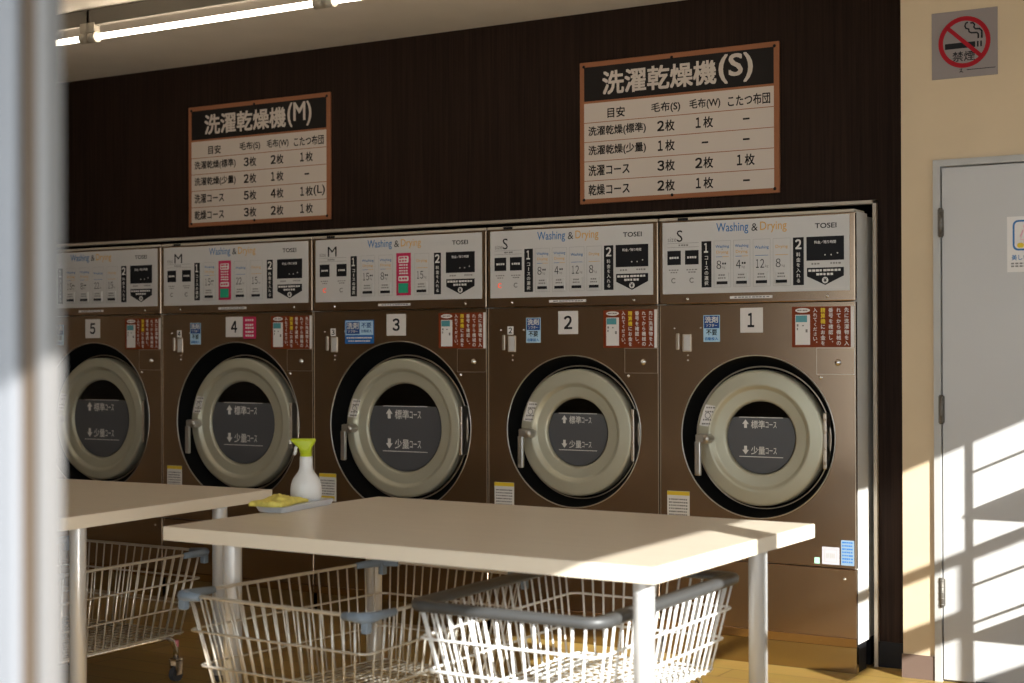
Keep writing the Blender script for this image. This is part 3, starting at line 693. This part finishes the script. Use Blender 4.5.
# ------------------------------------------------------------------ laundry carts
GG = G
def rloop(hx, hy, z, r, n=4):
    p = []
    for cx, cy, a in ((hx-r, hy-r, 0), (-hx+r, hy-r, 90), (-hx+r, -hy+r, 180), (hx-r, -hy+r, 270)):
        p += [(cx+r*math.cos(math.radians(a+90*i/n)), cy+r*math.sin(math.radians(a+90*i/n)), z) for i in range(n+1)]
    return p
def cart(cx, cy, w_, l_, zr, zb, rz, style, label, nx, ny, narrow=0, taper=.05, rwire=.0032, wire='wire_beige', tape=False):
    o = thing('laundry_cart', label, 'laundry cart', (cx, cy, 0), rz, 'wire laundry carts under the tables')
    hx, hy = w_/2, l_/2
    class G(GG):
        def build(s, *a_, **k_):
            s.v = [(x*(1-narrow*(y+hy)/(2*hy)), y, z) for x, y, z in s.v]
            return GG.build(s, *a_, **k_)
    at = lambda z: taper*(zr-z)/(zr-zb)
    bx, by = hx-taper, hy-taper
    for i in range(nx):
        u = -1+2*(i+.5)/nx
        for s in (-1, 1): G().tube([(u*(hx-.02), s*hy, zr), (u*(bx-.015), s*by, zb)], rwire, 6).build('upright_wire', wire, o)
    for i in range(ny):
        u = -1+2*(i+.5)/ny
        for s in (-1, 1): G().tube([(s*hx, u*(hy-.02), zr), (s*bx, u*(by-.015), zb)], rwire, 6).build('upright_wire', wire, o)
    for k in range(1, 4):
        z = zr-(zr-zb)*k/3.0; t = at(z); e = rwire*1.6 if k < 3 else 0
        G().tube(rloop(hx-t+e, hy-t+e, z, .03), rwire*1.15, 6, True).build('ring_wire', wire, o)
    for i in range(nx):
        u = -1+2*(i+.5)/nx; G().tube([(u*(bx-.015), -by, zb), (u*(bx-.015), by, zb)], rwire*.9, 5).build('floor_wire', wire, o)
    nf = ny
    for i in range(nf):
        u = -1+2*(i+.5)/nf; G().tube([(-bx, u*(by-.015), zb-rwire*1.6), (bx, u*(by-.015), zb-rwire*1.6)], rwire*.9, 5).build('floor_wire', wire, o)
    if style == 'plastic':
        pts = rloop(hx, hy, zr, .05, 6); g = G(); n = len(pts)
        sec = [(-.045, -.004), (-.016, -.012), (.012, -.014), (.018, -.006), (.018, .006), (.012, .014), (-.012, .014), (-.045, .006)]
        v = []
        for i, p in enumerate(pts):
            d = (Vector(pts[(i+1) % n])-Vector(pts[i-1])).normalized(); nn = Vector((d.y, -d.x, 0))
            v += [Vector(p)+nn*a+Vector((0, 0, b)) for a, b in sec]
        k = len(sec)
        g.add(v, [(i*k+j, i*k+(j+1) % k, ((i+1) % n)*k+(j+1) % k, ((i+1) % n)*k+j) for i in range(n) for j in range(k)], True)
        g.build('rim', 'rim_grey', o)
    else:
        G().tube(rloop(hx, hy, zr, .03), .0055, 8, True).build('rim', wire, o)
        for sx in (-1, 1):
            for sy in (-1, 1):
                p = [(sx*hx, sy*(hy-.13), zr), (sx*hx, sy*(hy-.02), zr), (sx*(hx-.006), sy*(hy-.006), zr), (sx*(hx-.02), sy*hy, zr), (sx*(hx-.085), sy*hy, zr)]
                c = G().tube([(a, b, z-.003) for a, b, z in p], [.011, .0155, .017, .0155, .011], 8)
                c.bbox(sx*hx-sx*.008-.012, sx*hx-sx*.008+.012, sy*hy-sy*.008-.012, sy*hy-sy*.008+.012, zr-.045, zr-.003, .004)
                c.build('corner_cap', 'cap_blue', o)
    # tubular frame and casters
    for s in (-1, 1):
        x = s*(bx-.045); y = by-.03; pts = [(x, -y-.02, .085), (x, -y-.02, zb-.07), (x, -y, zb-.035), (x, -y+.03, zb-.018)]
        pts = pts+[(a, -b, c) for a, b, c in reversed(pts)]
        G().tube(pts, .0105, 10).build('leg_frame', 'chrome', o)
        for q in (-1, 1):
            yy = q*(y+.02)
            cs = G().box(x-.018, x-.014, yy-.016, yy+.016, .025, .08).box(x+.014, x+.018, yy-.016, yy+.016, .025, .08).box(x-.018, x+.018, yy-.016, yy+.016, .077, .086).build('caster', 'chrome', o)
            wv = G(); 
            n = 18; vs = [(x+sx, yy+.0275*math.cos(2*PI*i/n), .0275+.0275*math.sin(2*PI*i/n)) for sx in (-.011, .011) for i in range(n)]
            wv.add(vs, [tuple(range(n)), tuple(range(2*n-1, n-1, -1))]+[(i, i+n, (i+1) % n+n, (i+1) % n) for i in range(n)])
            wv.build('wheel', 'rubber', cs)
            if tape and q > 0: tag(G().tube([(x, yy, .13), (x, yy, .155)], .0115, 10).build('tape', 'tape_pink', o), 'band of pink tape on the leg')
    return o
cart(-.25, -1.745, .59, .92, .545, .27, 0, 'plastic', 'white wire laundry cart with thick grey rim, sunlit under the front table', 14, 20, 0, .055, .0036, 'wire_white')
cart(-.895, -1.93, .71, .87, .535, .22, math.radians(-3), 'caps', 'wire laundry cart with blue-grey corner caps, left of the grey-rimmed cart', 16, 19, .17, .06)
cart(-2.46, -1.76, .75, .84, .49, .19, 0, 'caps', 'wire laundry cart with grey corner caps under the table at left', 17, 18, 0, .055, tape=True)

# ------------------------------------------------------------------ tray, cloth and spray bottle
def ray_z(x, y, z):                       # where a pixel's line of sight meets the level z
    d = fw+rt*((x-512)/F_PX)-up*((y-341.5)/F_PX)
    return CAM+d*((z-CAM.z)/d.z)
A = ray_z(285, 513.6, ZT); B = ray_z(336, 504, ZT)
ang = math.atan2(B.y-A.y, B.x-A.x); LT = (B-A).length; WT = .125; HT = .022
dirx = Vector((math.cos(ang), math.sin(ang), 0)); diry = Vector((-math.sin(ang), math.cos(ang), 0))
tray = thing('tray', 'flat pale grey tray under the yellow cloth on the front table', 'tray', tuple(A+dirx*LT/2+diry*WT/2), ang)
g = G(); sec = [(-.004, 0), (.0, .004), (.006, HT-.003), (.004, HT-.0005), (.0, HT)]
loops = [[(x, y, h) for x, y, _ in rloop(LT/2-.006+o_, WT/2-.006+o_, 0, .02, 4)] for o_, h in sec]; n = len(loops[0])
g.add([p for l in loops for p in l], [(j*n+i, j*n+(i+1) % n, (j+1)*n+(i+1) % n, (j+1)*n+i) for j in range(4) for i in range(n)]+[tuple(range(n))[::-1], tuple(range(4*n, 5*n))])
g.build('tray_body', 'tray_grey', tray)
# folded yellow cloth
def cloth():
    nx, ny = 44, 26; rr = random.Random(3); V = []; Fc = []
    ph = [rr.uniform(0, 6) for _ in range(6)]
    def top(u, v):
        ruck = .014*math.exp(-((u-.62)/.10)**2-((v-.55)/.3)**2)+.010*math.exp(-((u-.42)/.07)**2-((v-.3)/.25)**2)+.009*math.exp(-((u-.85)/.06)**2-((v-.7)/.3)**2)
        return .019+.0025*math.sin(9*u+4*v+ph[0])+.003*math.sin(17*v-6*u+ph[1])+ruck
    L, Wd = .20, .12
    for side in (0, 1):
        for j in range(ny+1):
            for i in range(nx+1):
                u, v = i/nx, j/ny; e = min(u, 1-u, v, 1-v)
                x = (u-.5)*L+.006*math.sin(7*v+ph[2]); y = (v-.5)*Wd+.006*math.sin(6*u+ph[3])
                over = max(0, .02-e)/.02
                t = top(u, v)*(1-.30*over**2)
                V.append((x, y, t if side else .001+.0008*math.sin(30*u)*math.sin(20*v)+.001))
    k = (nx+1)*(ny+1)
    for j in range(ny):
        for i in range(nx):
            a = j*(nx+1)+i; Fc += [(k+a, k+a+1, k+a+nx+2, k+a+nx+1), (a, a+nx+1, a+nx+2, a+1)]
    bd = [i for i in range(nx+1)]+[j*(nx+1)+nx for j in range(1, ny+1)]+[ny*(nx+1)+i for i in range(nx-1, -1, -1)]+[j*(nx+1) for j in range(ny-1, 0, -1)]
    for a, b in zip(bd, bd[1:]+bd[:1]): Fc.append((a, b, k+b, k+a))
    return G().add(V, Fc, True)
pc = A+dirx*(.055)+diry*(WT/2)
o = cloth().build('cleaning_cloth', 'cloth_yellow'); o.location = (pc.x, pc.y, ZT+HT+.0005); o.rotation_euler = (0, 0, ang+.06)
tag(o, 'crumpled yellow cleaning cloth lying on the grey tray', 'cloth')
# spray bottle
bp = A+dirx*.230+diry*.058
bt = thing('spray_bottle', 'white spray bottle with lime green trigger head, standing on the tray', 'bottle', (bp.x, bp.y, ZT+HT), math.radians(205)); bt.scale = (1.04, 1.04, .93)
G().lathe(0, 0, [(.044, .0), (.049, .004), (.0525, .02), (.053, .04), (.051, .06), (.045, .08), (.036, .095), (.027, .108), (.0225, .122), (.0215, .15), (.0215, .165), (.018, .166)], 32, 'z', True).build('bottle_body', 'bottle_white', bt)
G().lathe(0, 0, [(.0185, .160), (.0195, .162), (.020, .185), (.022, .188)], 24, 'z', True).build('collar', 'trigger_lime', bt)
g = G(); prof = [(.18, -.018, .020, .016), (.195, -.019, .023, .0165), (.207, -.024, .034, .017), (.218, -.031, .046, .017), (.226, -.034, .052, .0165), (.231, -.033, .052, .014), (.233, -.030, .048, .009)]
V = []; n = 20
for z, xa, xb, hy in prof:
    for i in range(n):
        a = 2*PI*i/n; c, q = math.cos(a), math.sin(a); ee = .55
        V.append(((xa+xb)/2+(xb-xa)/2*math.copysign(abs(c)**ee, c), hy*math.copysign(abs(q)**ee, q), z))
g.add(V, [(j*n+i, j*n+(i+1) % n, (j+1)*n+(i+1) % n, (j+1)*n+i) for j in range(len(prof)-1) for i in range(n)]+[tuple(range(n))[::-1], tuple(range((len(prof)-1)*n, len(prof)*n))], True)
g.build('spray_head', 'trigger_lime', bt)
G().tube([(.05, 0, .221), (.058, 0, .221)], .008, 12).build('nozzle', 'bottle_white', bt)
G().tube([(.030, 0, .207), (.036, 0, .195), (.036, 0, .183), (.041, 0, .170)], [.006, .0065, .006, .005], 8).build('trigger', 'bottle_white', bt)

# ------------------------------------------------------------------ rack at the right of the grey door (its shadow falls on the door)
rk = thing('storage_rack', 'open steel shelf rack against the cream wall, right of the grey door', 'rack', (1.322, -.55, 0))
for x in (0, .6):
    for y in (0, .45): G().lathe(x, 0, [(.009, 0), (.009, 1.5)], 12, 'z', True, y).build('pole', 'chrome', rk)
    for z in (1.20, 1.06, .92, .78, .64): G().tube([(x, .01, z), (x, .44, z)], .005, 6).build('rung', 'chrome', rk)
for z in (1.05, .60, .2): G().bbox(-.012, .612, -.012, .462, z-.012, z, .003, 1).build('shelf', 'side_paint', rk)
V = []; Fc = []; nu, nv = 20, 10
for j in range(nv+1):
    for i in range(nu):
        a, b = 2*PI*i/nu, PI*j/nv-PI/2; r = math.cos(b)**.6
        V.append((.275*r*math.copysign(abs(math.cos(a))**.7, math.cos(a))+.01*math.sin(3*a), .205*r*math.copysign(abs(math.sin(a))**.7, math.sin(a)), .13+.13*math.sin(b)+.012*math.sin(2*a+b)*r))
for j in range(nv):
    for i in range(nu): Fc.append((j*nu+i, j*nu+(i+1) % nu, (j+1)*nu+(i+1) % nu, (j+1)*nu+i))
zmin = min(p[2] for p in V)
o = G().add([(x, y, z-zmin) for x, y, z in V], Fc, True).build('laundry_bag', 'tray_grey'); o.location = (1.635, -.318, .601)
tag(o, 'plump grey cloth laundry bag on the middle shelf of the steel rack', 'bag')
